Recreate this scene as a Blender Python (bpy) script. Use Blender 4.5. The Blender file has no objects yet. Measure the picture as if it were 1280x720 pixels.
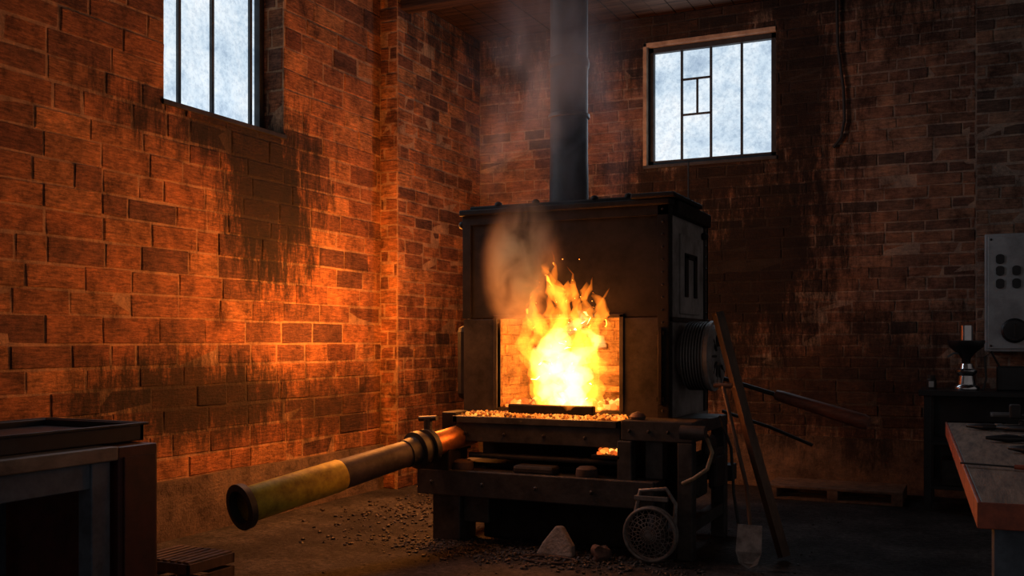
import bpy, bmesh, math, random
from mathutils import Vector, Matrix, noise
random.seed(7)
S = bpy.context.scene
COL = S.collection
S.view_settings.view_transform = 'Standard'

# ------------------------------------------------------------------ materials
def newmat(name):
    m = bpy.data.materials.new(name); m.use_nodes = True
    nt = m.node_tree
    for n in list(nt.nodes): nt.nodes.remove(n)
    out = nt.nodes.new('ShaderNodeOutputMaterial')
    return m, nt, out
def N(nt, t, **kw):
    n = nt.nodes.new(t)
    for k, v in kw.items(): setattr(n, k, v)
    return n
def L(nt, a, b): nt.links.new(a, b)
def ramp(nt, fac, stops):
    r = N(nt, 'ShaderNodeValToRGB'); e = r.color_ramp.elements
    while len(e) > 1: e.remove(e[-1])
    e[0].position = stops[0][0]; e[0].color = (*stops[0][1], 1)
    for p, c in stops[1:]:
        x = e.new(p); x.color = (*c, 1)
    L(nt, fac, r.inputs[0]); return r.outputs[0]
def mixc(nt, fac, a, b, mode='MIX'):
    m = N(nt, 'ShaderNodeMix', data_type='RGBA', blend_type=mode)
    for sock, v in ((m.inputs[0], fac), (m.inputs[6], a), (m.inputs[7], b)):
        if isinstance(v, (int, float)): sock.default_value = v
        elif isinstance(v, tuple): sock.default_value = (*v, 1)
        else: L(nt, v, sock)
    return m.outputs[2]
def math_(nt, op, a, b=0.0, clamp=False):
    m = N(nt, 'ShaderNodeMath', operation=op, use_clamp=clamp)
    for i, v in enumerate((a, b)):
        if isinstance(v, (int, float)): m.inputs[i].default_value = v
        else: L(nt, v, m.inputs[i])
    return m.outputs[0]
def noise_(nt, vec, scale, detail=4, rough=.55, stretch=None):
    n = N(nt, 'ShaderNodeTexNoise'); n.inputs['Scale'].default_value = scale
    n.inputs['Detail'].default_value = detail; n.inputs['Roughness'].default_value = rough
    if stretch:
        mp = N(nt, 'ShaderNodeMapping'); mp.inputs['Scale'].default_value = stretch
        L(nt, vec, mp.inputs[0]); vec = mp.outputs[0]
    L(nt, vec, n.inputs['Vector']); return n.outputs[0]
def principled(nt, out, **kw):
    p = N(nt, 'ShaderNodeBsdfPrincipled'); L(nt, p.outputs[0], out.inputs[0])
    for k, v in kw.items():
        s = p.inputs[k]
        if isinstance(v, tuple): s.default_value = (*v, 1)
        elif isinstance(v, (int, float)): s.default_value = v
        else: L(nt, v, s)
    return p
def bump(nt, p, h, strength=.3, dist=.01):
    b = N(nt, 'ShaderNodeBump'); b.inputs['Strength'].default_value = strength
    b.inputs['Distance'].default_value = dist
    L(nt, h, b.inputs['Height']); L(nt, b.outputs[0], p.inputs['Normal'])
def simple(name, col, col2=None, rough=.6, metal=0., scale=8, bstr=.25, bdist=.004, stretch=None, spec=.5):
    m, nt, out = newmat(name)
    g = N(nt, 'ShaderNodeNewGeometry')
    n = noise_(nt, g.outputs['Position'], scale, 8, .7, stretch)
    col2 = col2 or tuple(c*.55 for c in col)
    c = ramp(nt, n, [(.36, col2), (.62, col)])
    n2 = noise_(nt, g.outputs['Position'], scale*5, 4, .6, stretch)
    rr = N(nt, 'ShaderNodeMapRange'); L(nt, n, rr.inputs[0])
    rr.inputs[3].default_value = min(1, rough+.15); rr.inputs[4].default_value = max(.05, rough-.15)
    p = principled(nt, out, **{'Base Color': c, 'Metallic': metal, 'Roughness': rr.outputs[0], 'Specular IOR Level': spec})
    bump(nt, p, n2, bstr, bdist)
    return m
def emis(name, col, s):
    m, nt, out = newmat(name)
    e = N(nt, 'ShaderNodeEmission'); e.inputs[0].default_value = (*col, 1); e.inputs[1].default_value = s
    L(nt, e.outputs[0], out.inputs[0]); return m

# soot deposits : (centre, size, amount)
SOOT = [((-5.2, 6.50, 2.65), (2, .75, .95), 1.0), ((-5.2, 5.75, .98), (2, 1.25, .36), .95),
        ((-5.2, 7.2, .80), (2, .9, .40), .8), ((-5.2, 6.0, 3.02), (2, 1.1, .28), .95),
        ((-1.80, 9.8, 2.3), (.75, 2, 1.7), 1.), ((-2.5, 9.8, 2.0), (1.2, 2, 1.5), 1.), ((-2.4, 9.8, 3.05), (1.2, 2, .45), .95),
        ((-1.60, 9.8, 3.9), (.42, 2, 1.3), .95), ((-1.3, 9.8, 1.0), (1.5, 2, .7), .85),
        ((-3.0, 9.8, 4.75), (3.2, 2, .7), .92), ((-4.2, 9.8, 0.8), (1.5, 2, 1.1), .85)]
def sootmask(nt, pos):
    acc = None
    ns = math_(nt, 'MULTIPLY', math_(nt, 'ADD', noise_(nt, pos, 2.2, 10, .78, (1, 1, .4)), noise_(nt, pos, 12, 8, .85, (1, 1, .2))), .5)
    for c, s, a in SOOT:
        v = N(nt, 'ShaderNodeVectorMath', operation='SUBTRACT'); L(nt, pos, v.inputs[0]); v.inputs[1].default_value = c
        d = N(nt, 'ShaderNodeVectorMath', operation='DIVIDE'); L(nt, v.outputs[0], d.inputs[0]); d.inputs[1].default_value = s
        l = N(nt, 'ShaderNodeVectorMath', operation='LENGTH'); L(nt, d.outputs[0], l.inputs[0])
        m = math_(nt, 'SUBTRACT', 1.0, l.outputs['Value'])
        m = math_(nt, 'ADD', m, math_(nt, 'MULTIPLY', math_(nt, 'SUBTRACT', ns, .5), 5.0))
        mr = N(nt, 'ShaderNodeMapRange', interpolation_type='SMOOTHSTEP'); L(nt, m, mr.inputs[0])
        mr.inputs[1].default_value = -.30; mr.inputs[2].default_value = .60
        mr.inputs[3].default_value = 0; mr.inputs[4].default_value = min(a, 1)*.95
        acc = mr.outputs[0] if acc is None else math_(nt, 'MAXIMUM', acc, mr.outputs[0])
    return acc
def brickmat(name, cols, soot=True, striate=1.0, rough=.85):
    m, nt, out = newmat(name)
    g = N(nt, 'ShaderNodeNewGeometry'); pos = g.outputs['Position']
    k = len(cols)
    c = ramp(nt, g.outputs['Random Per Island'], [(i/(k-1), cols[i]) for i in range(k)])
    n = noise_(nt, pos, 4, 10, .8)
    c = mixc(nt, .95, c, ramp(nt, n, [(.34, (.22, .18, .17)), (.50, (.9, .88, .86)), (.66, (1.6, 1.42, 1.2))]), 'MULTIPLY')
    st = noise_(nt, pos, 11, 8, .82, (.8, .8, 6))
    c = mixc(nt, .8*striate, c, ramp(nt, st, [(.40, (.28, .24, .22)), (.6, (1.25, 1.22, 1.2))]), 'MULTIPLY')
    if soot:
        c = mixc(nt, sootmask(nt, pos), c, (.007, .006, .006))
    p = principled(nt, out, **{'Base Color': c, 'Roughness': rough, 'Specular IOR Level': .3})
    h = math_(nt, 'ADD', math_(nt, 'MULTIPLY', st, 1.3*striate), noise_(nt, pos, 40, 6, .7))
    bump(nt, p, h, .9, .02)
    return m
M_brL = brickmat('clay_block', [(.36, .14, .06), (.50, .21, .085), (.22, .085, .045), (.56, .26, .105), (.40, .165, .07), (.14, .065, .045), (.46, .19, .08)])
M_brB = brickmat('clay_brick', [(.25, .135, .09), (.36, .20, .135), (.16, .095, .075), (.40, .25, .175), (.29, .16, .105), (.10, .075, .065)], striate=.7)
M_mortar = brickmat('mortar', [(.38, .22, .125), (.42, .25, .14)], striate=.3)
M_mortarB = brickmat('mortar_grey', [(.36, .29, .235), (.33, .26, .21)], striate=.3)
M_fire = brickmat('fire_brick', [(.50, .30, .13), (.58, .36, .16), (.42, .25, .11)], soot=False, striate=.5)
M_conc = brickmat('plinth_concrete', [(.14, .10, .075), (.18, .13, .10)], striate=.2)
M_iron = simple('sooty_iron', (.028, .023, .021), (.009, .008, .008), .65, .2, 3.5, .35, .004, spec=.2)
M_iron2 = simple('worn_iron', (.058, .049, .044), (.018, .016, .015), .55, .35, 5, .4, .004, spec=.3)
M_iron3 = simple('grey_iron_lightened', (.34, .32, .31), (.15, .135, .125), .6, .15, 3, .4, .004, spec=.3)  # furnace flank iron, colour lightened to stand in for missing side light
M_iron4 = simple('cast_iron', (.085, .078, .074), (.028, .026, .025), .5, .35, 5, .5, .005, spec=.4)
M_rust = simple('rusty_iron', (.11, .065, .045), (.04, .028, .022), .75, .3, 9, .5, .004)
M_steel = simple('grey_steel', (.22, .23, .24), (.12, .125, .13), .5, .5, 4, .1, .002)
M_panel = simple('panel_grey_paint', (.36, .37, .38), (.22, .22, .225), .5, .1, 4, .1, .002)
M_mesh = simple('dull_wire', (.26, .24, .225), (.11, .10, .095), .5, .4, 14, .1, .002)
M_chrome = simple('chrome', (.65, .66, .68), (.5, .5, .52), .18, 1., 8, .02, .001)
M_black = simple('black_paint', (.018, .018, .02), (.01, .01, .011), .45, .1, 8, .15, .002)
M_wood = simple('dark_wood', (.13, .07, .04), (.04, .024, .016), .65, 0, 6, .5, .004, (1, 1, .2))
M_grip = simple('handle_wood', (.22, .08, .05), (.08, .035, .025), .55, 0, 8, .3, .003, (1, 4, 4))
M_woodT = simple('bench_wood', (.30, .21, .15), (.09, .06, .045), .6, 0, 5, .4, .003, (6, .6, 1))
M_beam = simple('ceiling_timber', (.06, .032, .02), (.015, .010, .008), .9, 0, 4, .5, .006, (.3, 4, 4), spec=.1)
M_pallet = simple('pallet_wood', (.22, .14, .09), (.08, .055, .04), .8, 0, 8, .5, .004)
M_red = simple('oxide_red_paint', (.075, .016, .013), (.03, .009, .008), .55, .1, 6, .2, .002)
M_orange = simple('red_orange_paint', (.45, .10, .045), (.20, .05, .03), .5, 0, 9, .3, .003)
M_blue = simple('blue_grey_paint', (.10, .13, .17), (.045, .06, .08), .5, .2, 7, .2, .002)
M_yellow = simple('yellow_paint', (.62, .46, .04), (.28, .18, .02), .6, .0, 8, .3, .003, spec=.3)
M_pipe = simple('burner_steel', (.075, .060, .062), (.03, .026, .027), .6, .2, 7, .3, .003, spec=.3)
M_brass = simple('heated_brass', (.55, .22, .07), (.22, .08, .03), .42, .6, 9, .2, .002)
M_rock = simple('stone', (.34, .29, .26), (.16, .135, .12), .9, 0, 9, .8, .01)
M_rock2 = simple('brick_rubble', (.17, .09, .065), (.06, .038, .03), .9, 0, 9, .8, .01)
M_coal = simple('coal', (.05, .038, .032), (.010, .009, .009), .6, 0, 20, .6, .005)
M_paper = simple('paper', (.5, .5, .48), (.4, .4, .38), .8, 0, 5, .05, .001)
M_hose = simple('tan_hose', (.36, .27, .16), (.18, .13, .08), .6, 0, 12, .2, .002)
M_flange = simple('black_rubber', (.02, .02, .02), (.012, .012, .012), .6, 0, 12, .2, .002)
M_frame = simple('window_frame_paint', (.03, .032, .036), (.015, .016, .018), .6, .2, 12, .2, .002)
M_plaster = simple('reveal_plaster', (.50, .38, .27), (.26, .19, .14), .9, 0, 7, .5, .006)

# embers
m, nt, out = newmat('embers'); M_ember = m
g = N(nt, 'ShaderNodeNewGeometry')
e = ramp(nt, g.outputs['Random Per Island'], [(0, (.04, .006, .001)), (.4, (.6, .09, .01)), (.7, (1, .25, .03)), (1, (1, .5, .1))])
p = principled(nt, out, **{'Base Color': (.05, .03, .02), 'Roughness': .8, 'Emission Color': e, 'Emission Strength': 1.8})
m, nt, out = newmat('smouldering_coal'); M_ember2 = m
g = N(nt, 'ShaderNodeNewGeometry')
e = ramp(nt, g.outputs['Random Per Island'], [(0, (.0, .0, .0)), (.3, (.16, .025, .001)), (.65, (.9, .18, .014)), (1, (1, .42, .06))])
p = principled(nt, out, **{'Base Color': (.12, .06, .03), 'Roughness': .8, 'Emission Color': e, 'Emission Strength': 1.3})

# floor
m, nt, out = newmat('dirt_floor'); M_floor = m
g = N(nt, 'ShaderNodeNewGeometry'); pos = g.outputs['Position']
n1 = noise_(nt, pos, 1.3, 12, .75); n2 = noise_(nt, pos, 26, 8, .8)
c = ramp(nt, n1, [(.34, (.016, .015, .015)), (.5, (.055, .050, .048)), (.66, (.13, .118, .112))])
c = mixc(nt, .85, c, ramp(nt, n2, [(.38, (.2, .19, .19)), (.6, (1.3, 1.3, 1.3))]), 'MULTIPLY')
v = N(nt, 'ShaderNodeTexVoronoi'); v.inputs['Scale'].default_value = 38; L(nt, pos, v.inputs['Vector'])
sp = math_(nt, 'LESS_THAN', v.outputs['Distance'], .13)
c = mixc(nt, math_(nt, 'MULTIPLY', sp, .45), c, (.25, .22, .19))
p = principled(nt, out, **{'Base Color': c, 'Roughness': .8, 'Specular IOR Level': .2})
bump(nt, p, math_(nt, 'ADD', n2, math_(nt, 'MULTIPLY', n1, 2)), .9, .03)

# frosted pane
def panemat(name, seed, s):
    m, nt, out = newmat(name)
    g = N(nt, 'ShaderNodeNewGeometry')
    mp = N(nt, 'ShaderNodeMapping'); mp.inputs['Location'].default_value = (seed, seed, seed); L(nt, g.outputs['Position'], mp.inputs[0])
    n = noise_(nt, mp.outputs[0], 1.8, 10, .7)
    n3 = noise_(nt, mp.outputs[0], 26, 6, .75)
    c = ramp(nt, n, [(.34, (.42, .54, .68)), (.44, (.62, .75, .87)), (.56, (.82, .91, .98)), (.75, (1, 1, 1.0))])
    c = mixc(nt, .45, c, ramp(nt, n3, [(.38, (.5, .57, .66)), (.55, (1.08, 1.08, 1.08))]), 'MULTIPLY')
    e = N(nt, 'ShaderNodeEmission'); L(nt, c, e.inputs[0]); e.inputs[1].default_value = s
    gl = N(nt, 'ShaderNodeBsdfGlossy'); gl.inputs['Roughness'].default_value = .3; gl.inputs[0].default_value = (.05, .05, .05, 1)
    a = N(nt, 'ShaderNodeAddShader'); L(nt, e.outputs[0], a.inputs[0]); L(nt, gl.outputs[0], a.inputs[1])
    L(nt, a.outputs[0], out.inputs[0]); return m
M_pane = panemat('frosted_glass', 0, 1.0)

# ------------------------------------------------------------------ geometry helpers
class G:
    """top-level empty whose children are the parts"""
    def __init__(s, name, loc=(0, 0, 0), rot=0, local=False):
        s.e = bpy.data.objects.new(name, None); s.e.empty_display_size = .1
        s.e.location = loc; s.e.rotation_euler = (0, 0, rot); COL.objects.link(s.e); s.local = local
def finish(name, bm, mat, grp=None, smooth=False, bev=0, mats=None):
    bmesh.ops.recalc_face_normals(bm, faces=bm.faces)
    me = bpy.data.meshes.new(name); bm.to_mesh(me); bm.free()
    for mm in (mats or [mat]): me.materials.append(mm)
    o = bpy.data.objects.new(name, me); COL.objects.link(o)
    if smooth:
        for p in me.polygons: p.use_smooth = True
        try: me.set_sharp_from_angle(angle=math.radians(38))
        except Exception: pass
    if bev:
        b = o.modifiers.new('bevel', 'BEVEL'); b.width = bev; b.segments = 2; b.limit_method = 'ANGLE'
    if grp:
        o.parent = grp.e
        if not grp.local: o.location = -Vector(grp.e.location)
    return o
def addbox(bm, x0, x1, y0, y1, z0, z1, mi=0, rot=None, piv=None):
    vs = [bm.verts.new((x, y, z)) for x in (x0, x1) for y in (y0, y1) for z in (z0, z1)]
    for q in ((0, 1, 3, 2), (4, 6, 7, 5), (0, 4, 5, 1), (2, 3, 7, 6), (0, 2, 6, 4), (1, 5, 7, 3)):
        f = bm.faces.new([vs[i] for i in q]); f.material_index = mi
    if rot is not None:
        bmesh.ops.rotate(bm, cent=piv or ((x0+x1)/2, (y0+y1)/2, (z0+z1)/2), matrix=rot, verts=vs)
    return vs
def box(name, b, mat, grp=None, bev=.004, rot=None, piv=None):
    bm = bmesh.new(); addbox(bm, *b, rot=rot, piv=piv); return finish(name, bm, mat, grp, bev=bev)
def boxes(name, bs, mat, grp=None, bev=.004):
    bm = bmesh.new()
    for b in bs: addbox(bm, *b)
    return finish(name, bm, mat, grp, bev=bev)
def addsweep(bm, pts, rs, seg=12, cap=True, flat=1.0):
    pts = [Vector(p) for p in pts]
    if isinstance(rs, (int, float)): rs = [rs]*len(pts)
    rings = []; up = None
    for i, p in enumerate(pts):
        d = (pts[min(i+1, len(pts)-1)] - pts[max(i-1, 0)]).normalized()
        if up is None:
            up = Vector((0, 0, 1)) if abs(d.z) < .9 else Vector((0, 1, 0))
        s = d.cross(up).normalized(); up = s.cross(d).normalized()
        rings.append([bm.verts.new(p + (s*math.cos(a)*flat + up*math.sin(a))*rs[i]) for a in [2*math.pi*j/seg for j in range(seg)]])
    for a, b in zip(rings, rings[1:]):
        for j in range(seg):
            bm.faces.new((a[j], a[(j+1) % seg], b[(j+1) % seg], b[j]))
    if cap:
        bm.faces.new(rings[0]); bm.faces.new(rings[-1])
def sweep(name, pts, rs, mat, grp=None, seg=14, cap=True, flat=1.0):
    bm = bmesh.new(); addsweep(bm, pts, rs, seg, cap, flat); return finish(name, bm, mat, grp, smooth=True)
def cyl(name, p0, p1, r, mat, grp=None, seg=32, r2=None, bev=0):
    bm = bmesh.new(); addsweep(bm, [p0, p1], [r, r if r2 is None else r2], seg); return finish(name, bm, mat, grp, smooth=True, bev=bev)
def lathe(name, prof, base, axis, mat, grp=None, seg=40):
    """prof: list of (dist along axis, radius)"""
    base = Vector(base); ax = Vector(axis).normalized()
    t = Vector((0, 0, 1)) if abs(ax.z) < .9 else Vector((0, 1, 0))
    s = ax.cross(t).normalized(); u = s.cross(ax)
    bm = bmesh.new(); rings = []
    for d, r in prof:
        r = max(r, .0005)
        rings.append([bm.verts.new(base+ax*d+(s*math.cos(a)+u*math.sin(a))*r) for a in [2*math.pi*j/seg for j in range(seg)]])
    for a, b in zip(rings, rings[1:]):
        for j in range(seg): bm.faces.new((a[j], a[(j+1) % seg], b[(j+1) % seg], b[j]))
    bm.faces.new(rings[0]); bm.faces.new(rings[-1])
    return finish(name, bm, mat, grp, smooth=True)
def addball(bm, c, r, sub=2, jit=0, sc=(1, 1, 1)):
    res = bmesh.ops.create_icosphere(bm, subdivisions=sub, radius=r)
    off = Vector((random.random()*50, random.random()*50, random.random()*50))
    for v in res['verts']:
        k = 1 + jit*noise.noise(v.co/r*1.3+off)*2
        v.co = Vector((v.co.x*sc[0]*k, v.co.y*sc[1]*k, v.co.z*sc[2]*k)) + Vector(c)
def balls(name, lst, mat, grp=None, sub=2, jit=0, smooth=True):
    bm = bmesh.new()
    for it in lst:
        addball(bm, it[0], it[1], sub, jit, it[2] if len(it) > 2 else (1, 1, 1))
    return finish(name, bm, mat, grp, smooth=smooth)

def sub_rect(r, h):
    u0, u1, z0, z1 = r; a0, a1, b0, b1 = h
    if a1 <= u0 or a0 >= u1 or b1 <= z0 or b0 >= z1: return [r]
    o = []
    if u0 < a0: o.append((u0, a0, z0, z1))
    if u1 > a1: o.append((a1, u1, z0, z1))
    m0, m1 = max(u0, a0), min(u1, a1)
    if z0 < b0: o.append((m0, m1, z0, b0))
    if z1 > b1: o.append((m0, m1, b1, z1))
    return o
def addbricks(bm, P, u0, u1, z0, z1, holes, bl, bh, gap=.016, prot=.007):
    """P(u,z,d)->world ; staggered real bricks, each its own island"""
    z = z0; row = 0
    while z < z1-.01:
        zt = min(z+bh*random.uniform(.86, 1.12), z1)
        u = u0 - (bl*.5 if row % 2 else 0) - random.uniform(0, bl*.25)
        while u < u1:
            w = bl*random.choice((1, 1, 1, .93, .85, 1.12, .5, .7))
            rs = [(max(u, u0), min(u+w, u1), z, zt)]
            for h in holes: rs = [q for r in rs for q in sub_rect(r, h)]
            for (a, b, c, d) in rs:
                if b-a < .03 or d-c < .025: continue
                g = gap*random.uniform(.4, 1.4)*.5
                a += g; b -= g; c += g; d -= g
                pr = prot*random.uniform(.1, 1.5); ch = min(.006, (b-a)/4, (d-c)/4)
                j = lambda: random.uniform(-.006, .006)
                low = [bm.verts.new(P(uu, zz, -.02)) for uu, zz in ((a, c), (b, c), (b, d), (a, d))]
                mid = [bm.verts.new(P(uu+j(), zz+j(), pr-ch*.8)) for uu, zz in ((a, c), (b, c), (b, d), (a, d))]
                top = [bm.verts.new(P(uu, zz, pr+j()*.6)) for uu, zz in ((a+ch, c+ch), (b-ch, c+ch), (b-ch, d-ch), (a+ch, d-ch))]
                for A, B in ((low, mid), (mid, top)):
                    for k in range(4):
                        f = bm.faces.new((A[k], A[(k+1) % 4], B[(k+1) % 4], B[k])); f.material_index = 1
                f = bm.faces.new(top); f.material_index = 1
            u += w
        z = zt; row += 1
def addslab(bm, axis, c, s, thick, u0, u1, z0, z1, holes):
    rs = [(u0, u1, z0, z1)]
    for h in holes: rs = [q for r in rs for q in sub_rect(r, h)]
    for a, b, z, zz in rs:
        lo, hi = sorted((c, c - s*thick))
        if axis == 'x': addbox(bm, lo, hi, a, b, z, zz)
        else: addbox(bm, a, b, lo, hi, z, zz)
def planeP(axis, c, s):
    return (lambda u, z, d: (c+s*d, u, z)) if axis == 'x' else (lambda u, z, d: (u, c+s*d, z))

# ------------------------------------------------------------------ room shell
LX, BY, CZ = -5.23, 9.84, 4.74
bm = bmesh.new(); h = [(5.32, 6.66, 3.12, 4.5)]
addslab(bm, 'x', LX, 1, .32, .5, BY+.3, 0, CZ, h)
addbricks(bm, planeP('x', LX, 1), .5, 8.13, .42, CZ, h, .45, .165)
# jamb bricks of the window reveal
addbricks(bm, lambda u, z, d: (u, 6.66-d, z), LX-.25, LX-.005, 3.12, 4.5, [], .26, .172, prot=.006)
finish('wall_left', bm, None, mats=[M_mortar, M_brL])
bm = bmesh.new(); hb = [(-3.12, -1.80, 3.21, 4.45)]
addslab(bm, 'y', BY, -1, .32, LX, 3.2, 0, CZ, hb)
addbricks(bm, planeP('y', BY, -1), -5.03, -.04, .5, CZ, hb, .34, .108, gap=.013, prot=.007)
finish('wall_back', bm, None, mats=[M_mortarB, M_brB])
# corner pier
bm = bmesh.new(); addbox(bm, LX-.01, -5.03, 8.12, BY+.01, 0, CZ)
addbricks(bm, planeP('x', -5.03, 1), 8.12, BY, .0, CZ, [], .34, .125)
addbricks(bm, planeP('y', 8.12, -1), LX+.005, -5.03, .0, CZ, [], .24, .125)
finish('corner_brick_pier', bm, None, mats=[M_mortar, M_brL])
bm = bmesh.new(); addbox(bm, -.04, .9, 9.69, BY+.01, 0, CZ)
addbricks(bm, planeP('y', 9.69, -1), -.04, .9, 0, CZ, [], .34, .108)
finish('brick_pilaster', bm, None, mats=[M_mortarB, M_brB])
# plinths
def rough_slab(name, x0, x1, y0, y1, z0, z1, mat):
    bm = bmesh.new(); addbox(bm, x0, x1, y0, y1, z0, z1)
    bmesh.ops.subdivide_edges(bm, edges=bm.edges[:], cuts=14, use_grid_fill=True)
    for v in bm.verts:
        n = noise.noise_vector(v.co*4)*.02; v.co += Vector((n.x, n.y, n.z*.8 if v.co.z > .05 else 0))
    return finish(name, bm, mat)
rough_slab('baseboard_left', LX-.05, LX+.045, .5, 8.13, -.02, .42, M_conc)
rough_slab('baseboard_back', -5.03, -.03, BY-.035, BY+.05, -.02, .5, M_conc)
box('floor', (-5.6, 4.2, -2.5, 10.2, -.1, 0), M_floor, bev=0)
# ceiling boards
bm = bmesh.new(); x = -5.55
while x < 3.2:
    addbox(bm, x, x+.19, .5, 10.16, CZ+.001+random.uniform(0, .008), CZ+.06); x += .197
addbox(bm, -5.55, 3.2, .5, 10.16, CZ+.05, CZ+.12)
finish('ceiling', bm, M_beam, bev=.003)
for y in (8.25, 7.0, 5.8, 4.6):
    box('ceiling_beam', (LX, 3.1, y-.08, y+.08, 4.59, 4.745), M_beam, bev=.008)

# ------------------------------------------------------------------ windows
g = G('window_1', (LX-.2, 5.99, 3.8))
xo = LX-.25
bm = bmesh.new(); addbox(bm, xo-.02, xo-.008, 5.33, 6.65, 3.13, 4.49); finish('pane', bm, M_pane, g)
fr = [(xo-.03, xo+.05, 5.32, 6.66, 3.12, 3.165), (xo-.03, xo+.05, 5.32, 6.66, 4.455, 4.5), (xo-.03, xo+.05, 5.32, 5.37, 3.12, 4.5), (xo-.03, xo+.05, 6.60, 6.66, 3.12, 4.5)]
boxes('frame', fr, M_frame, g)
boxes('inner_sash', [(xo-.01, xo+.02, 6.52, 6.545, 3.16, 4.46), (xo-.01, xo+.03, 5.37, 6.6, 3.165, 3.185)], M_frame, g)
bars = [(xo-.01, xo+.02, y-.014, y+.014, 3.16, 4.46) for y in (5.72, 6.08)]
boxes('glazing_bars', bars, M_frame, g)
box('sill', (LX-.25, LX+.02, 5.30, 6.68, 3.085, 3.122), M_iron, g)
g = G('window_2', (-2.46, BY+.08, 3.83)); yo = BY+.1
bm = bmesh.new(); addbox(bm, -3.1, -1.82, yo+.008, yo+.02, 3.23, 4.43); finish('pane', bm, M_pane, g)
boxes('frame', [(-3.1, -1.8, yo-.05, yo+.03, 3.21, 3.265), (-3.1, -1.8, yo-.05, yo+.03, 4.375, 4.43), (-3.1, -3.045, yo-.05, yo+.03, 3.21, 4.43), (-1.855, -1.8, yo-.05, yo+.03, 3.21, 4.43)], M_frame, g)
bb = [(x-.012, x+.012, yo-.02, yo+.008, 3.26, 4.38) for x in (-2.76, -2.46, -2.15)]
bb += [(-2.76, -2.46, yo-.02, yo+.008, z-.01, z+.01) for z in (3.72, 4.08)]
bb += [(-2.60-.01, -2.60+.01, yo-.02, yo+.008, 3.72, 4.08)]
boxes('glazing_bars', bb, M_frame, g)
boxes('reveal', [(-3.14, -3.1, BY-.018, BY+.3, 3.2, 4.47), (-3.14, -1.8, BY-.018, BY+.3, 4.43, 4.47)], M_plaster, g)
boxes('sill', [(-3.14, -1.79, BY-.02, BY+.3, 3.18, 3.215)], M_frame, g)

# ------------------------------------------------------------------ furnace
fx0, fx1, fy0, fy1, fz0, fz1 = -3.457, -1.905, 6.51, 7.60, .88, 2.33
ox0, ox1, oz0, oz1 = -3.18, -2.245, .93, 1.575
g = F = G('forge_furnace', (-2.68, 7.05, 0))
t = .05
boxes('front_plate_upper', [(fx0, fx1, fy0, fy0+t, oz1, fz1)], M_iron, g, .006)
boxes('front_plate_lower', [(fx0, ox0, fy0-.008, fy0+t, fz0, oz1-.006), (ox1, fx1-.0, fy0-.008, fy0+t, fz0, oz1-.006), (ox0, ox1, fy0-.008, fy0+t, fz0, oz0)], M_iron2, g, .004)
boxes('body_shell', [(fx0, fx0+t, fy0+t, fy1, fz0, fz1), (fx1-t, fx1, fy0+t, fy1, fz0, fz1), (fx0, fx1, fy1-t, fy1, fz0, fz1), (fx0, fx1, fy0, fy1, fz0-.06, fz0)], M_iron3, g, .004)
boxes('lid', [(fx0-.03, fx1+.02, fy0-.03, fy1+.03, fz1, fz1+.045), (fx0+.03, fx1-.18, fy0+.03, fy1-.06, fz1+.045, fz1+.075),
              (fx1-.25, fx1+.06, fy0-.05, fy0+.7, fz1+.045, fz1+.08), (fx1-.02, fx1+.05, fy0+.1, fy1-.1, fz1-.06, fz1+.04)], M_iron, g, .01)
box('lid_edge_strip', (fx0-.01, fx1+.01, fy0-.012, fy0+.002, fz1-.07, fz1), M_iron, g, .003)
balls('lid_bolts', [((x, fy0+.05, fz1+.08), .028, (1, 1, .8)) for x in (-3.2, -2.9, -2.45, -2.2)] + [((fx0-.03, fy0+.03, 2.27), .03), ((fx1+.02, fy0+.9, 2.2), .03)], M_iron, g)
riv = [((x, fy0-.012, z), .009) for z in [fz0+.06+i*.085 for i in range(17)] for x in (fx1-.035,)]
riv += [((fx1+.010, fy0+.04, fz0+.06+i*.085), .010) for i in range(17)]
riv += [((fx1+.012, 7.475, fz0+.06+i*.085), .010) for i in range(17)]
balls('rivets', riv, M_iron2, g, sub=1)
boxes('corner_angles', [(fx1-.07, fx1+.008, fy0-.012, fy0+.0, fz0, fz1), (fx1, fx1+.01, fy0-.012, fy0+.075, fz0, fz1), (fx0-.008, fx0+.06, fy0-.011, fy0, oz1, fz1)], M_iron, g, .002)
boxes('opening_frame', [(ox0-.03, ox0, fy0-.02, fy0+.04, oz0-.01, oz1+.02), (ox1, ox1+.03, fy0-.02, fy0+.04, oz0-.01, oz1+.02), (ox0-.03, ox1+.03, fy0-.02, fy0+.04, oz1-.004, oz1+.022)], M_iron2, g, .003)
boxes('door_strap', [(fx1-.06, fx1-.035, fy0-.035, fy0-.01, .98, 1.5), (fx1-.075, fx1-.02, fy0-.03, fy0, 1.0, 1.03), (fx1-.075, fx1-.02, fy0-.03, fy0, 1.45, 1.48)], M_iron, g, .003)
boxes('side_door', [(fx1, fx1+.018, 6.78, 7.28, 1.60, 2.16)], M_iron3, g, .005)
boxes('side_door_slot', [(fx1+.018, fx1+.03, 6.86, 6.93, 1.72, 2.02), (fx1+.018, fx1+.03, 7.10, 7.17, 1.72, 2.02), (fx1+.018, fx1+.03, 6.86, 7.17, 1.99, 2.03)], M_iron, g, .003)
boxes('side_seams', [(fx1, fx1+.01, fy0, fy1, 1.54, 1.575), (fx1, fx1+.012, 7.45, 7.5, fz0, fz1)], M_iron2, g, .002)
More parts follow.
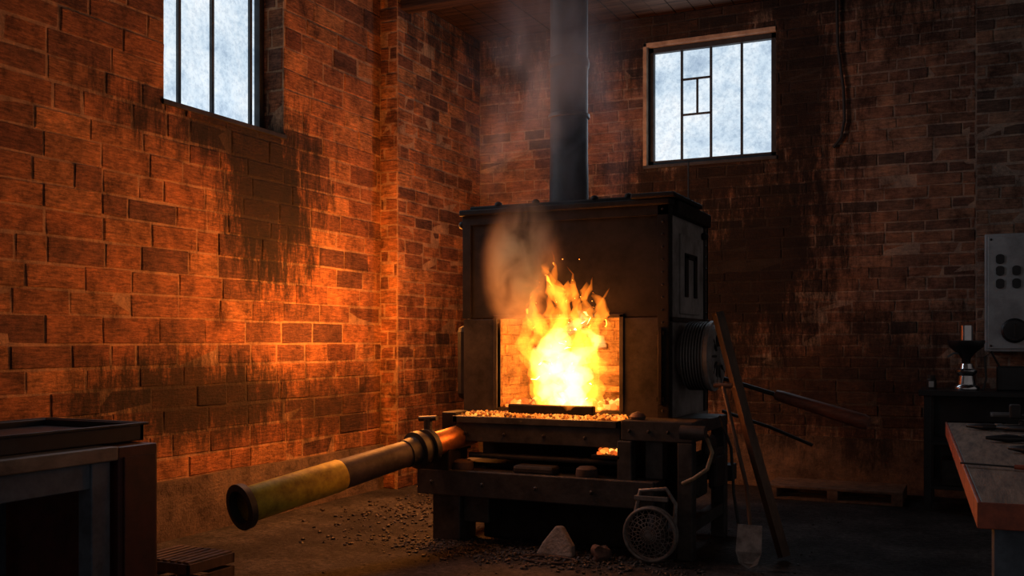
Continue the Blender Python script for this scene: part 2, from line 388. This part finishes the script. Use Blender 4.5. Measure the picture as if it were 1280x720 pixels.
# firebrick lining
bm = bmesh.new(); cy1 = 7.15
addbox(bm, fx0+t, ox0-.0, fy0+t, cy1, fz0, 1.66); addbox(bm, ox1, fx1-t, fy0+t, cy1, fz0, 1.66)
addbox(bm, fx0+t, fx1-t, cy1, cy1+.1, fz0, 1.66); addbox(bm, fx0+t, fx1-t, fy0+t, cy1, 1.60, 1.66); addbox(bm, fx0+t, fx1-t, fy0+t, cy1, fz0, .925)
addbricks(bm, planeP('x', ox0, 1), fy0+t, cy1, .925, 1.6, [], .22, .08, prot=.008)
addbricks(bm, planeP('x', ox1, -1), fy0+t, cy1, .925, 1.6, [], .22, .08, prot=.008)
addbricks(bm, planeP('y', cy1, -1), ox0, ox1, .925, 1.6, [], .22, .08, prot=.008)
finish('firebrick_lining', bm, None, g, mats=[M_fire, M_fire])
boxes('inner_ledge', [(-2.55, ox1, 6.80, 7.14, 1.17, 1.23), (-2.55, ox1, 6.85, 7.14, 1.04, 1.08)], M_fire, g, .004)
# hearth tray
tx0, tx1, ty0 = -3.38, -2.15, 6.24
boxes('hearth_tray', [(tx0, tx1, ty0, fy0, .70, .86), (tx0-.02, tx1, ty0-.02, ty0+.02, .83, .88), (tx0-.02, tx0+.02, ty0-.02, fy0, .83, .88), (tx1-.03, tx1, ty0-.02, fy0, .83, .88)], M_iron4, g, .006)
boxes('side_box', [(-2.14, -1.66, 6.22, 6.52, .755, .89), (-2.14, -1.66, 6.52, 7.2, .80, .88), (-2.16, -2.06, 6.2, 6.3, .40, .755)], M_iron4, g, .008)
box('fire_bar', (-3.02, -2.38, 6.34, 6.40, .90, .965), M_iron, g, .01)
em = [((random.uniform(tx0+.03, tx1-.04), random.uniform(ty0+.03, fy0+.05), .875+random.uniform(0, .024)), random.uniform(.008, .015)) for _ in range(1300)]
balls('smouldering_pellets', em, M_ember2, g, sub=1, jit=.3, smooth=False)
em = [((random.uniform(ox0+.04, ox1-.04), random.uniform(fy0, cy1-.03), .93+random.uniform(0, .03)), random.uniform(.015, .035)) for _ in range(260)]
balls('glowing_embers', em, M_ember, g, sub=1, jit=.4, smooth=False)
em = [((random.uniform(-2.3, -2.16), random.uniform(6.22, 6.3), .665+random.uniform(0, .02)), random.uniform(.012, .022)) for _ in range(24)]
balls('grate_embers', em, M_ember, g, sub=1, jit=.4, smooth=False)
box('grate_shelf', (-2.34, -2.14, 6.2, 6.45, .63, .655), M_iron, g, .004)
# stand
boxes('stand_frame', [(-3.62, -1.88, 6.12, 6.36, .40, .50), (-3.62, -1.88, 6.10, 6.14, .33, .51), (-3.6, -1.65, 7.3, 7.45, .38, .5),
    (-3.62, -3.50, 6.14, 7.45, .38, .5), (-3.50, -3.38, 6.3, 6.42, .5, .82), (-2.0, -1.88, 6.3, 6.42, .5, .78),
    (-3.45, -3.33, 7.32, 7.44, .5, .82), (-1.76, -1.66, 6.22, 6.32, 0, .756), (-1.76, -1.66, 7.1, 7.2, 0, .80), (-1.92, -1.84, 6.22, 6.3, 0, .4),
    (-1.75, -1.67, 6.3, 7.12, .17, .25), (-1.75, -1.67, 6.3, 7.12, .60, .66), (-3.52, -3.30, 6.15, 6.40, 0, .38), (-3.3, -3.1, 6.2, 6.4, .14, .38), (-3.5, -3.35, 7.3, 7.45, 0, .4)], M_iron4, g, .008)
boxes('stand_back_plate', [(-3.4, -1.9, 6.7, 6.74, .2, .84), (-3.4, -1.9, 6.45, 7.4, .5, .53)], M_iron, g, .004)
boxes('gear_housing', [(-1.80, -1.66, 6.36, 6.62, .38, .60), (-1.68, -1.62, 6.70, 6.95, .40, .62), (-2.9, -2.6, 6.16, 6.3, .50, .56)], M_iron2, g, .02)
cyl('drive_shaft', (-3.3, 6.30, .60), (-2.1, 6.30, .60), .02, M_iron4, g, 16)
lathe('drive_pulley', [(0, .09), (.015, .10), (.02, .07), (.04, .07), (.045, .10), (.06, .09)], (-1.64, 6.45, .70), (1, 0, 0), M_iron4, g)
boxes('ash_box', [(-3.25, -2.1, 6.42, 6.7, .0, .33)], M_iron, g, .01)
for i, x in enumerate((-3.30, -2.37)):
    lathe(f'foot_knob_{i+1}', [(0, .07), (.02, .075), (.06, .07), (.075, .05), (.08, 0)], (x, 6.2, .50), (0, 0, 1), M_rust, g)
cyl('stand_wheel', (-1.72, 6.16, .83), (-1.56, 6.16, .83), .045, M_iron4, g, 20)
balls('stand_bolts', [((x, 6.098, .42), .016) for x in (-3.5, -3.1, -2.7, -2.3, -1.98)] + [((x, 6.215, .82), .014) for x in (-2.08, -1.95, -1.82, -1.70)] + [((x, 6.235, .76), .014) for x in (-3.3, -3.0, -2.7, -2.4)], M_iron2, g, 1)
lathe('valve_dome', [(0, .05), (.02, .055), (.04, .04), (.055, 0)], (-2.05, 6.3, .89), (0, 0, 1), M_rust, g)
cyl('whip_rod', (-1.87, 6.9, 2.38), (-1.87, 6.9, 2.68), .005, M_iron2, g, 8)
def blower(name, x, s):
    c = (x, 6.86, 1.305)
    lathe(name, [(0, .15), (.03, .15), (.035, .20), (.05, .232), (.20, .232), (.21, .245), (.235, .245), (.24, .225), (.262, .215), (.262, .16), (.25, .15), (.25, .07), (.285, .06), (.285, 0)], c, (s, 0, 0), M_iron3, g, 48)
    bm = bmesh.new()
    for i in range(7):
        a = [Vector((x+s*(.065+i*.02), 6.86+math.cos(q)*.236, 1.305+math.sin(q)*.236)) for q in [2*math.pi*k/40 for k in range(41)]]
        addsweep(bm, a, .0055, 6, False)
    finish(name+'_fins', bm, M_iron2, g, smooth=True)
    bm = bmesh.new()
    for k in range(10):
        q = 2*math.pi*k/10; addsweep(bm, [(x+s*.258, 6.86+math.cos(q)*.07, 1.305+math.sin(q)*.07), (x+s*.258, 6.86+math.cos(q)*.2, 1.305+math.sin(q)*.2)], .008, 6)
    finish(name+'_spokes', bm, M_iron2, g, smooth=True)
blower('blower', fx1, 1)
box('draught_housing', (fx0-.19, fx0, 6.72, 7.12, .96, 1.53), M_iron, g, .05)
box('draught_neck', (fx0-.12, fx0, 6.78, 7.0, .80, .98), M_iron, g, .01)
fl = (-2.84, 7.05)
lathe('flue_pipe', [(0, .19), (.02, .19), (.03, .15), (.45, .144), (1.08, .144), (1.09, .152), (1.12, .156), (1.15, .152), (1.16, .144), (2.6, .144), (2.7, .144)], (fl[0], fl[1], 2.40), (0, 0, 1), M_iron, g, 48)
lathe('flue_clamp', [(0, .15), (.005, .158), (.03, .158), (.035, .15)], (fl[0], fl[1], 3.1), (0, 0, 1), M_iron2, g, 48)
sweep('hose_tan', [(-1.64, 6.3, .80), (-1.58, 6.28, .78), (-1.54, 6.25, .70), (-1.56, 6.2, .60), (-1.64, 6.18, .54), (-1.72, 6.2, .50)], .013, M_hose, g)
sweep('cable_black', [(-1.60, 6.7, .9), (-1.5, 6.6, .7), (-1.47, 6.55, .4), (-1.42, 6.5, .15), (-1.35, 6.45, .02)], .010, M_flange, g)

# ------------------------------------------------------------------ fire (homogeneous glowing gas volumes)
def flamemat(name, col, s):
    m, nt, out = newmat(name)
    e = N(nt, 'ShaderNodeEmission'); e.inputs[0].default_value = (*col, 1); e.inputs[1].default_value = s
    L(nt, e.outputs[0], out.inputs['Volume']); return m
M_fl1 = flamemat('flame_gas_hot', (1, .50, .14), 16)
M_fl2 = flamemat('flame_gas', (1, .21, .014), 19)
g = G('flames', (-2.62, 6.42, .93))
def tongue(name, x, y, z, hgt, r, leanx, leany, seed, mat):
    rnd = random.Random(seed); ph, ph2 = rnd.random()*6.3, rnd.random()*6.3
    n = 36; pts = []; rs = []
    for i in range(n):
        t = i/(n-1)
        w = r*.8*t**.7
        pts.append((x+leanx*t+math.sin(t*7+ph)*w+math.sin(t*17+ph2)*w*.45, y+leany*min(1, t*1.5)+math.cos(t*6+ph2)*w*.35, z+hgt*t))
        k = min(1, (t+.06)/.30)**.6 * (1-t)**.6 * (1+.25*math.sin(t*13+ph)+.2*math.sin(t*31+ph2))
        rs.append(max(r*k, .0012))
    bm = bmesh.new(); addsweep(bm, pts, rs, 20, True)
    for v in bm.verts:
        q = noise.noise_vector(v.co*16+Vector((seed, 0, 0)))*.5*r + noise.noise_vector(v.co*38+Vector((seed, 0, 0)))*.2*r; v.co += Vector((q.x, q.y*.5, q.z*.6))
    finish(name, bm, mat, g, smooth=True)
T = [(-2.62, 6.46, .70, .14, 0, -.04), (-2.71, 6.47, .58, .12, -.02, -.04), (-2.52, 6.46, .58, .12, .03, -.04),
     (-2.67, 6.42, 1.04, .10, -.01, -.06), (-2.61, 6.42, .90, .11, -.04, -.06), (-2.53, 6.42, .88, .10, .06, -.06),
     (-2.74, 6.42, .86, .10, -.05, -.06), (-2.79, 6.43, .76, .08, -.10, -.05), (-2.48, 6.43, .82, .09, .09, -.05),
     (-2.42, 6.45, .70, .07, .10, -.02), (-2.80, 6.45, .60, .065, -.08, -.02), (-2.64, 6.40, 1.10, .065, -.02, -.05),
     (-2.57, 6.40, 1.0, .06, .08, -.05), (-2.70, 6.40, 1.02, .065, -.03, -.05), (-2.50, 6.40, .92, .06, .06, -.04),
     (-2.76, 6.40, .88, .055, -.04, -.04), (-2.43, 6.42, .84, .05, .10, -.03), (-2.66, 6.39, .80, .07, .05, -.03),
     (-2.58, 6.39, .70, .08, .0, -.03), (-2.72, 6.39, .66, .07, -.06, -.03)]
for i, (x, y, hgt, r, lx, ly) in enumerate(T):
    tongue(f'tongue_{i+1}', x, y, .925, hgt, r, lx, ly, i*3+1, M_fl1 if i < 3 else M_fl2)
sp = []
for _ in range(14):
    sp.append(((random.gauss(-2.62, .14), random.uniform(6.34, 6.45), random.uniform(1.55, 2.0)), random.uniform(.002, .004)))
balls('sparks', sp, emis('spark', (1, .3, .04), 4), g, sub=1)

# ------------------------------------------------------------------ smoke
def smoke(name, c, size, dens, col, nscale, thr, seed, step, stretch=(1, 1, 1)):
    m, nt, out = newmat(name+'_gas')
    tc = N(nt, 'ShaderNodeTexCoord'); o = tc.outputs['Object']
    l = N(nt, 'ShaderNodeVectorMath', operation='LENGTH'); L(nt, o, l.inputs[0])
    fall = N(nt, 'ShaderNodeMapRange', interpolation_type='SMOOTHSTEP'); L(nt, l.outputs['Value'], fall.inputs[0])
    fall.inputs[1].default_value = .1; fall.inputs[2].default_value = .98; fall.inputs[3].default_value = 1; fall.inputs[4].default_value = 0
    mp = N(nt, 'ShaderNodeMapping'); mp.inputs['Scale'].default_value = tuple(a*b for a, b in zip(size, stretch)); mp.inputs['Location'].default_value = (seed, seed, 0); L(nt, o, mp.inputs[0])
    n = N(nt, 'ShaderNodeTexNoise'); n.inputs['Scale'].default_value = nscale; n.inputs['Detail'].default_value = 6; n.inputs['Distortion'].default_value = .6
    L(nt, mp.outputs[0], n.inputs['Vector'])
    r = N(nt, 'ShaderNodeMapRange'); L(nt, n.outputs[0], r.inputs[0]); r.inputs[1].default_value = thr; r.inputs[2].default_value = thr+.3
    d = math_(nt, 'MULTIPLY', math_(nt, 'MULTIPLY', r.outputs[0], fall.outputs[0]), dens)
    s = N(nt, 'ShaderNodeVolumeScatter'); s.inputs['Color'].default_value = (*col, 1); L(nt, d, s.inputs['Density'])
    L(nt, s.outputs[0], out.inputs['Volume'])
    try: m.cycles.volume_step_rate = step
    except Exception: pass
    bm = bmesh.new(); bmesh.ops.create_icosphere(bm, subdivisions=3, radius=1)
    ob = finish(name, bm, m); ob.location = c; ob.scale = size
    return ob
smoke('smoke_plume', (-2.84, 6.19, 1.92), (.34, .20, .56), 15, (.95, .60, .36), 5.5, .36, 17, .4, (1, 1, .75))  # orange scatter colour paints the fire's glow into the smoke
smoke('smoke_haze', (-2.80, 6.6, 3.1), (.85, .55, 1.2), 1.4, (.80, .84, .98), 2.8, .42, 9, .5, (1, 1, .6))

# ------------------------------------------------------------------ burner tube
g = G('burner_tube', (-3.6, 5.5, .58))
A = Vector((-3.335, 6.42, .75)); B = Vector((-3.915, 4.57, .435)); D = (B-A).normalized(); Ln = (B-A).length
lathe('nozzle', [(0, .075), (.02, .085), (.30, .082), (.42, .088), (.43, 0)], A, D, M_brass, g)
lathe('coupling', [(0, .10), (.01, .125), (.05, .125), (.055, .10), (.10, .10), (.105, .13), (.15, .13), (.16, .10), (.24, .095)], A+D*.42, D, M_flange, g)
lathe('barrel', [(0, .088), (.62, .098)], A+D*.64, D, M_pipe, g)
lathe('yellow_sleeve', [(0, .099), (.01, .103), (Ln-1.28, .107), (Ln-1.27, .10)], A+D*1.22, D, M_yellow, g)
lathe('end_ring', [(0, .108), (.004, .135), (.045, .138), (.05, .125), (.05, .10), (.0, .095), (-.1, .09), (-.1, 0)], A+D*(Ln-.05), D, M_flange, g)
cyl('bleed_valve', A+D*.45+Vector((0, 0, .1)), A+D*.45+Vector((0, 0, .19)), .03, M_iron2, g, 16)
cyl('bleed_handle', A+D*.45+Vector((-.07, 0, .19)), A+D*.45+Vector((.07, 0, .2)), .018, M_iron2, g, 12)
boxes('tube_bracket', [(-3.52, -3.40, 6.28, 6.52, .62, .90), (-3.6, -3.36, 6.1, 6.3, .5, .66)], M_iron, g, .01)

# ------------------------------------------------------------------ left table etc
g = G('work_table', (-3.8, 2.3, 0))
boxes('top', [(-4.15, -3.37, 1.0, 3.165, .89, .95)], M_woodT, g, .006)
boxes('rails', [(-4.1, -3.40, 1.05, 3.13, .78, .89)], M_blue, g, .004)
boxes('legs', [(-3.47, -3.39, 3.04, 3.14, 0, .89), (-4.12, -4.04, 3.04, 3.14, 0, .89), (-3.47, -3.39, 1.1, 1.2, 0, .89), (-4.12, -4.04, 1.1, 1.2, 0, .89), (-4.1, -3.42, 1.1, 3.1, .2, .24)], M_blue, g, .005)
g = G('tool_cabinet', (-3.75, 3.3, 0))
boxes('carcass', [(-4.1, -3.38, 3.175, 3.40, 0, .945)], M_red, g, .006)
boxes('door_panel', [(-3.38, -3.37, 3.2, 3.38, .08, .9)], M_red, g, .003)
g = G('quench_tray', (-3.85, 2.9, .95))
bm = bmesh.new(); ax0, ax1, ay0, ay1 = -4.12, -3.48, 2.35, 3.42
addbox(bm, ax0+.03, ax1-.03, ay0+.03, ay1-.03, .951, 1.0)
for a0, a1, b0, b1 in ((ax0, ax0+.03, ay0, ay1), (ax1-.03, ax1, ay0, ay1), (ax0, ax1, ay0, ay0+.03), (ax0, ax1, ay1-.03, ay1)):
    addbox(bm, a0, a1, b0, b1, .951, 1.03)
finish('pan', bm, M_black, g, bev=.006)
boxes('rim', [(ax0-.015, ax1+.015, ay0-.015, ay0+.01, 1.022, 1.034), (ax0-.015, ax1+.015, ay1-.01, ay1+.015, 1.022, 1.034), (ax0-.015, ax0+.01, ay0, ay1, 1.022, 1.034), (ax1-.01, ax1+.015, ay0, ay1, 1.022, 1.034)], M_iron2, g, .003)
box('paper_sheet', (-3.9, -3.42, 1.9, 2.3, .951, .954), M_paper, bev=0)
g = G('meter_box', (-3.98, 2.78, .96))
box('case', (-4.00, -3.90, 2.72, 2.84, 1.002, 1.13), M_steel, g, .008)
box('dial', (-3.90, -3.896, 2.75, 2.81, 1.03, 1.09), M_paper, g, .002)
g = G('slatted_crate', (-3.98, 4.2, 0)); s = []
for k in range(3): s.append((-4.18, -3.78, 4.02, 4.035, .02+k*.075, .075+k*.075)); s.append((-4.18, -3.78, 4.365, 4.38, .02+k*.075, .075+k*.075)); s.append((-4.18, -4.165, 4.02, 4.38, .02+k*.075, .075+k*.075)); s.append((-3.795, -3.78, 4.02, 4.38, .02+k*.075, .075+k*.075))
for k in range(8): s.append((-4.17+k*.05, -4.14+k*.05, 4.03, 4.37, .222, .236))
s += [(-4.165, -3.795, 4.03, 4.37, 0, .02)]
boxes('slats', s, M_wood, g, .003)

# ------------------------------------------------------------------ right: cabinet table, grinder, control panel
g = G('side_table', (.1, 9.2, 0))
boxes('top', [(-.47, 1.0, 8.93, 9.60, .955, 1.0)], M_black, g, .005)
boxes('legs', [(-.43, -.37, 8.96, 9.02, 0, .955), (-.43, -.37, 9.5, 9.56, 0, .955), (.9, .96, 8.96, 9.02, 0, .955), (.9, .96, 9.5, 9.56, 0, .955)], M_black, g, .004)
boxes('shelves', [(-.43, .96, 8.97, 9.56, .55, .575), (-.43, .96, 8.97, 9.56, .18, .205), (-.40, .95, 9.53, 9.55, .2, .955)], M_black, g, .003)
boxes('stored_boxes', [(-.3, .0, 9.05, 9.4, .205, .42), (.1, .5, 9.05, 9.4, .205, .38), (-.25, .2, 9.1, 9.4, .575, .72)], M_iron2, g, .006)
g = G('funnel_grinder', (-.11, 9.15, 1.0)); c = (-.11, 9.15, 1.001)
lathe('base', [(0, .10), (.015, .105), (.03, .10), (.05, .075), (.12, .062), (.15, .085), (.165, .085), (.18, .06), (.22, .05), (.225, 0)], c, (0, 0, 1), M_chrome, g)
lathe('hopper', [(.21, .03), (.26, .035), (.30, .06), (.36, .13), (.40, .145), (.415, .145), (.415, .13), (.37, .11), (.33, .0)], c, (0, 0, 1), M_black, g)
lathe('glass_tube', [(.35, .05), (.54, .05), (.54, .044), (.36, .044)], c, (0, 0, 1), M_chrome, g)
sweep('crank', [(-.11, 9.15, 1.30), (-.2, 9.1, 1.31), (-.25, 9.06, 1.28)], .008, M_steel, g)
g = G('small_jar', (-.38, 9.2, 1.0))
lathe('jar', [(0, .04), (.08, .04), (.09, .03), (.12, .03), (.12, 0)], (-.38, 9.2, 1.001), (0, 0, 1), M_iron2, g, 20)
box('label', (-.40, -.36, 9.155, 9.16, 1.02, 1.07), M_paper, g, .001)
g = G('power_supply', (.25, 9.3, 1.0))
box('case', (.12, .45, 9.15, 9.45, 1.001, 1.2), M_black, g, .01)
sweep('cord', [(.14, 9.2, 1.2), (.08, 9.15, 1.32), (.03, 9.12, 1.28), (.04, 9.1, 1.1), (.02, 9.1, 1.01)], .009, M_flange, g)
g = G('control_panel', (.4, 9.6, 1.8))
box('cabinet', (.03, .78, 9.47, 9.675, 1.32, 2.33), M_panel, g, .012)
box('door', (.055, .755, 9.455, 9.47, 1.345, 2.305), M_panel, g, .006)
bm = bmesh.new()
for i, x in enumerate((.15, .275, .40, .52)):
    for k, z in enumerate((2.11, 2.01, 1.90)):
        if i == 1 and k == 0: continue
        w, hh = .026, .028
        pr = [(math.cos(q)*w, math.sin(q)*w+(hh*.6 if math.sin(q) >= 0 else -hh*.6)) for q in [2*math.pi*j/20 for j in range(20)]]
        a = [bm.verts.new((x+p[0]*1.3, 9.456, z+p[1])) for p in pr]; b = [bm.verts.new((x+p[0]*1.3, 9.444, z+p[1])) for p in pr]
        bm.faces.new(b)
        for j in range(20): bm.faces.new((a[j], a[(j+1) % 20], b[(j+1) % 20], b[j]))
finish('switches', bm, M_black, g)
lathe('rotary_switch', [(0, .105), (.02, .105), (.03, .09), (.05, .085), (.055, 0)], (.26, 9.455, 1.50), (0, -1, 0), M_black, g)
box('rotary_grip', (.25, .27, 9.37, 9.40, 1.44, 1.56), M_iron2, g, .004)
balls('screws', [((x, 9.453, z), .01) for x in (.08, .73) for z in (1.37, 2.28)], M_iron2, g)
sweep('conduit', [(.6, 9.58, 2.32), (.6, 9.58, 4.7)], .02, M_steel, g)

# workbench (slightly skewed to the walls)
g = G('workbench', (-.2, 6.78, 0), math.radians(3.24), True)
Lb = 3.35
boxes('top', [(.012, .85, -Lb, 0, .835, .90)], M_woodT, g, .004)
boxes('painted_edge', [(0, .012, -Lb-.0, .0, .82, .902), (0, .85, -Lb-.012, -Lb, .82, .902)], M_orange, g, .003)
boxes('legs', [(.05, .15, -Lb+.03, -Lb+.13, 0, .835), (.7, .8, -Lb+.03, -Lb+.13, 0, .835), (.3, .4, -.25, -.15, 0, .835), (.7, .8, -.25, -.15, 0, .835)], M_blue, g, .005)
boxes('drawer_unit', [(.15, .7, -Lb+.06, -Lb+.8, .1, .83)], M_iron2, g, .006)
boxes('rails', [(.05, .8, -Lb+.05, -Lb+.1, .66, .835), (.3, .8, -.24, -.2, .72, .83)], M_blue, g, .005)
def pliers(name, x, y, rot, s=1):
    q = G(name, (x, y, .921), rot, True)
    for sg in (-1, 1):
        sweep(f'handle_{sg+2}', [(sg*.005, .03, 0), (sg*.035*s, -.05*s, 0), (sg*.045*s, -.14*s, 0), (sg*.03*s, -.24*s, 0)], [.014, .016, .018, .014], M_black, q)
        sweep(f'jaw_{sg+2}', [(-sg*.005, .0, 0), (-sg*.02*s, .05*s, 0), (-sg*.004, .11*s, 0)], [.015, .018, .008], M_black, q)
    cyl('pivot', (0, .01, -.015), (0, .01, .02), .02, M_steel, q, 16)
pliers('blacksmith_tongs', .10, 6.25, 1.35, 1.6)
pliers('blacksmith_tongs', .20, 5.55, 1.6, 1.6)
pliers('blacksmith_tongs', .25, 5.0, 1.2, 1.3)
q = G('hammer', (.35, 5.85, .925), 1.9, True)
cyl('haft', (0, -.25, 0), (0, .05, 0), .014, M_wood, q, 14); box('head', (-.06, .06, .03, .075, -.022, .022), M_iron2, q, .006)
q = G('bench_vise', (.3, 6.45, .9), 0, True)
boxes('body', [(-.10, .12, -.07, .07, .002, .05), (-.05, .07, -.05, .05, .05, .12), (-.15, -.09, -.07, .07, .06, .14), (-.07, -.02, -.07, .07, .1, .14)], M_black, q, .01)
cyl('screw', (-.25, 0, .08), (0, 0, .08), .014, M_steel, q, 14); cyl('tommy_bar', (-.24, -.08, .08), (-.24, .08, .08), .007, M_steel, q, 10)
q = G('file_tool', (.12, 4.35, .914), 1.3, True)
cyl('handle', (0, -.12, 0), (0, .0, 0), .013, M_orange, q, 14, r2=.009); box('blade', (-.01, .01, 0, .2, -.003, .003), M_iron2, q, .001)

# ------------------------------------------------------------------ things around furnace
g = G('wooden_prop', (-1.2, 6.5, 0))
sweep('board', [(-1.137, 6.50, .03), (-1.37, 6.56, .80), (-1.595, 6.62, 1.60)], .042, M_wood, g, 4)
g = G('lever_poker', (-1.1, 7.05, .95))
a = Vector((-1.88, 7.22, 1.19)); b = Vector((-.66, 6.98, .86)); d = b-a
sweep('rod', [a, a+d*.48], .016, M_iron2, g); lathe('grip', [(0, .02), (.01, .035), (.05, .04), (d.length*.52-.04, .052), (d.length*.52, .04)], a+d*.47, d, M_grip, g)
cyl('lever_pivot', (-1.905, 7.22, 1.19), (-1.84, 7.22, 1.19), .04, M_iron2, g, 20)
g = G('iron_rod', (-1.3, 7.1, .8))
sweep('rod', [(-1.7, 7.2, .90), (-1.35, 7.15, .80), (-1.05, 7.1, .69)], .012, M_iron2, g)
g = G('ash_shovel', (-1.3, 6.2, 0))
bm = bmesh.new(); W = .075
pr = [(-W, .26), (W, .26), (W*1.05, .10), (W*.75, .03), (0, .0), (-W*.75, .03), (-W*1.05, .10)]
R = lambda x, z, d: (-1.29+x, 6.14+z*.25+d-abs(x)*.25, z+.012)
A_ = [bm.verts.new(R(x, z, 0)) for x, z in pr]; B_ = [bm.verts.new(R(x, z, .006)) for x, z in pr]
bm.faces.new(A_); bm.faces.new(B_)
for j in range(7): bm.faces.new((A_[j], A_[(j+1) % 7], B_[(j+1) % 7], B_[j]))
finish('blade', bm, M_mesh, g)
sweep('handle', [(-1.29, 6.21, .24), (-1.33, 6.28, .5), (-1.52, 6.45, 1.12)], .013, M_wood, g)
sweep('grip', [(-1.58, 6.45, 1.12), (-1.46, 6.45, 1.12)], .015, M_wood, g)
g = G('fan_guard', (-1.9, 6.0, 0)); fc = Vector((-1.885, 6.03, .19)); bm = bmesh.new()
ring = lambda r, n=48, dy=0: [fc+Vector((math.cos(q)*r, dy, math.sin(q)*r)) for q in [2*math.pi*k/n for k in range(n+1)]]
addsweep(bm, ring(.165), .011, 8, False); addsweep(bm, ring(.165, 48, .05), .010, 8, False)
finish('rim', bm, M_mesh, g, smooth=True)
bm = bmesh.new()
for r in (.03, .055, .08, .105, .13): addsweep(bm, ring(r, 36, -.03*(1-(r/.165)**2)), .002, 5, False)
for k in range(20):
    for sg in (-1, 1):
        pts = []
        for j in range(7):
            r = .165*j/6; q = 2*math.pi*k/20+sg*j*.13
            pts.append(fc+Vector((math.cos(q)*r, -.03*(1-(r/.165)**2), math.sin(q)*r)))
        addsweep(bm, pts, .002, 5, False)
finish('wire_mesh', bm, M_mesh, g, smooth=True)
sweep('bracket', [fc+Vector((-.10, .03, .13)), fc+Vector((-.07, .03, .27)), fc+Vector((.10, .03, .29)), fc+Vector((.16, .03, .2)), fc+Vector((.155, .03, .05))], .014, M_mesh, g)
boxes('bracket_bar', [(-1.99, -1.77, 6.04, 6.07, .40, .43)], M_mesh, g, .004)
g = G('broken_firebrick', (-2.5, 5.9, 0)); bm = bmesh.new()
pr = [(-.13, 0), (.13, .0), (.12, .07), (.03, .19), (-.01, .19), (-.09, .08)]
A_ = [bm.verts.new((-2.52+x, 5.98+z*.3, z+.005)) for x, z in pr]; B_ = [bm.verts.new((-2.52+x, 6.05+z*.3, z*.95+.005)) for x, z in pr]
bm.faces.new(A_); bm.faces.new(B_)
for j in range(6): bm.faces.new((A_[j], A_[(j+1) % 6], B_[(j+1) % 6], B_[j]))
finish('wedge', bm, M_rock, g, bev=.012)
balls('rubble_stone', [((-2.20, 6.0, .05), .075, (.9, .8, .75))], M_rock2, None, 3, .25)
g = G('scrap_hoop', (-2.5, 5.85, 0))
sweep('hoop', [Vector((-2.5+math.cos(q)*.19, 5.86+math.sin(q)*.09, .012)) for q in [2*math.pi*k/36 for k in range(37)]], .008, M_rust, g, 8, False)
deb = []
for _ in range(1700):
    x, y = random.gauss(-2.75, .6), random.gauss(6.02, .18)
    if x < -4.4 or x > -1.5 or y < 5.55: continue
    r = random.uniform(.004, .016); deb.append(((x, y, r*.45), r, (1, 1, .7)))
for _ in range(420):
    x, y = random.gauss(-4.2, .35), random.gauss(7.2, .5)
    if x < -5.0 or x > -3.65: continue
    r = random.uniform(.006, .02); deb.append(((x, y, r*.45), r, (1, 1, .7)))
for _ in range(300):
    x, y = random.uniform(-3.7, -.9), random.uniform(4.6, 8.8)
    r = random.uniform(.003, .010); deb.append(((x, y, r*.4), r, (1, 1, .7)))
balls('coal_debris', deb, M_coal, None, 1, .5, False)
g = G('wooden_pallet', (-1.15, 9.35, 0)); s = []
for k in range(5): s.append((-1.75, -.6, 9.06+k*.12, 9.15+k*.12, .10, .122))
for x in (-1.74, -1.22, -.69): s.append((x, x+.09, 9.06, 9.63, .02, .10))
for k in (0, 2, 4): s.append((-1.75, -.6, 9.06+k*.12, 9.15+k*.12, 0, .02))
boxes('slats', s, M_pallet, g, .004)
g = G('hanging_cable', (-1.2, 9.8, 4))
sweep('cable', [(-1.23, 9.79, 4.72), (-1.22, 9.80, 4.2), (-1.17, 9.80, 3.8), (-1.16, 9.80, 3.5), (-1.19, 9.80, 3.33), (-1.26, 9.80, 3.24)], .014, M_flange, g)

# ------------------------------------------------------------------ lights
def point(name, loc, e, col, r):
    l = bpy.data.lights.new(name, 'POINT'); l.energy = e; l.color = col; l.shadow_soft_size = r
    o = bpy.data.objects.new(name, l); o.location = loc; COL.objects.link(o); return o
def area(name, loc, rot, e, col, sx, sy):
    l = bpy.data.lights.new(name, 'AREA'); l.shape = 'RECTANGLE'; l.size = sx; l.size_y = sy; l.energy = e; l.color = col
    o = bpy.data.objects.new(name, l); o.location = loc; o.rotation_euler = rot; COL.objects.link(o); return o
FC = (1, .30, .045)
point('fire_light_chamber', (-2.75, 6.75, 1.3), 12, (1, .45, .11), .12)
point('fire_light_mouth', (-2.72, 6.03, 1.45), 13, FC, .18)
point('added_warm_fill_side', (-4.20, 6.95, 1.75), 225, FC, .25)  # added warm fill beside the furnace, brightens left wall and pier; no flame here
point('added_warm_fill_left', (-4.2, 5.7, 1.6), 16, FC, .3)  # added warm fill to lift the nearer left wall; no source stands here
area('window_light', (LX+.02, 5.99, 3.8), (0, math.radians(-90), 0), 38, (.72, .86, 1), 1.3, 1.3)
area('window_light', (-2.46, BY-.06, 3.83), (math.radians(-90), 0, 0), 26, (.72, .86, 1), 1.2, 1.2)

w = bpy.data.worlds.new('World'); S.world = w; w.use_nodes = True
w.node_tree.nodes['Background'].inputs[0].default_value = (.95, .82, .78, 1)
w.node_tree.nodes['Background'].inputs[1].default_value = .125

# ------------------------------------------------------------------ camera
cd = bpy.data.cameras.new('camera'); cam = bpy.data.objects.new('camera', cd); COL.objects.link(cam)
cam.location = (0, 0, 1.4); cam.rotation_euler = (math.radians(90), 0, math.radians(25.22))
cd.sensor_width = 36; cd.lens = 36*1244/1280; cd.shift_y = 68/1280; cd.clip_end = 100
S.camera = cam
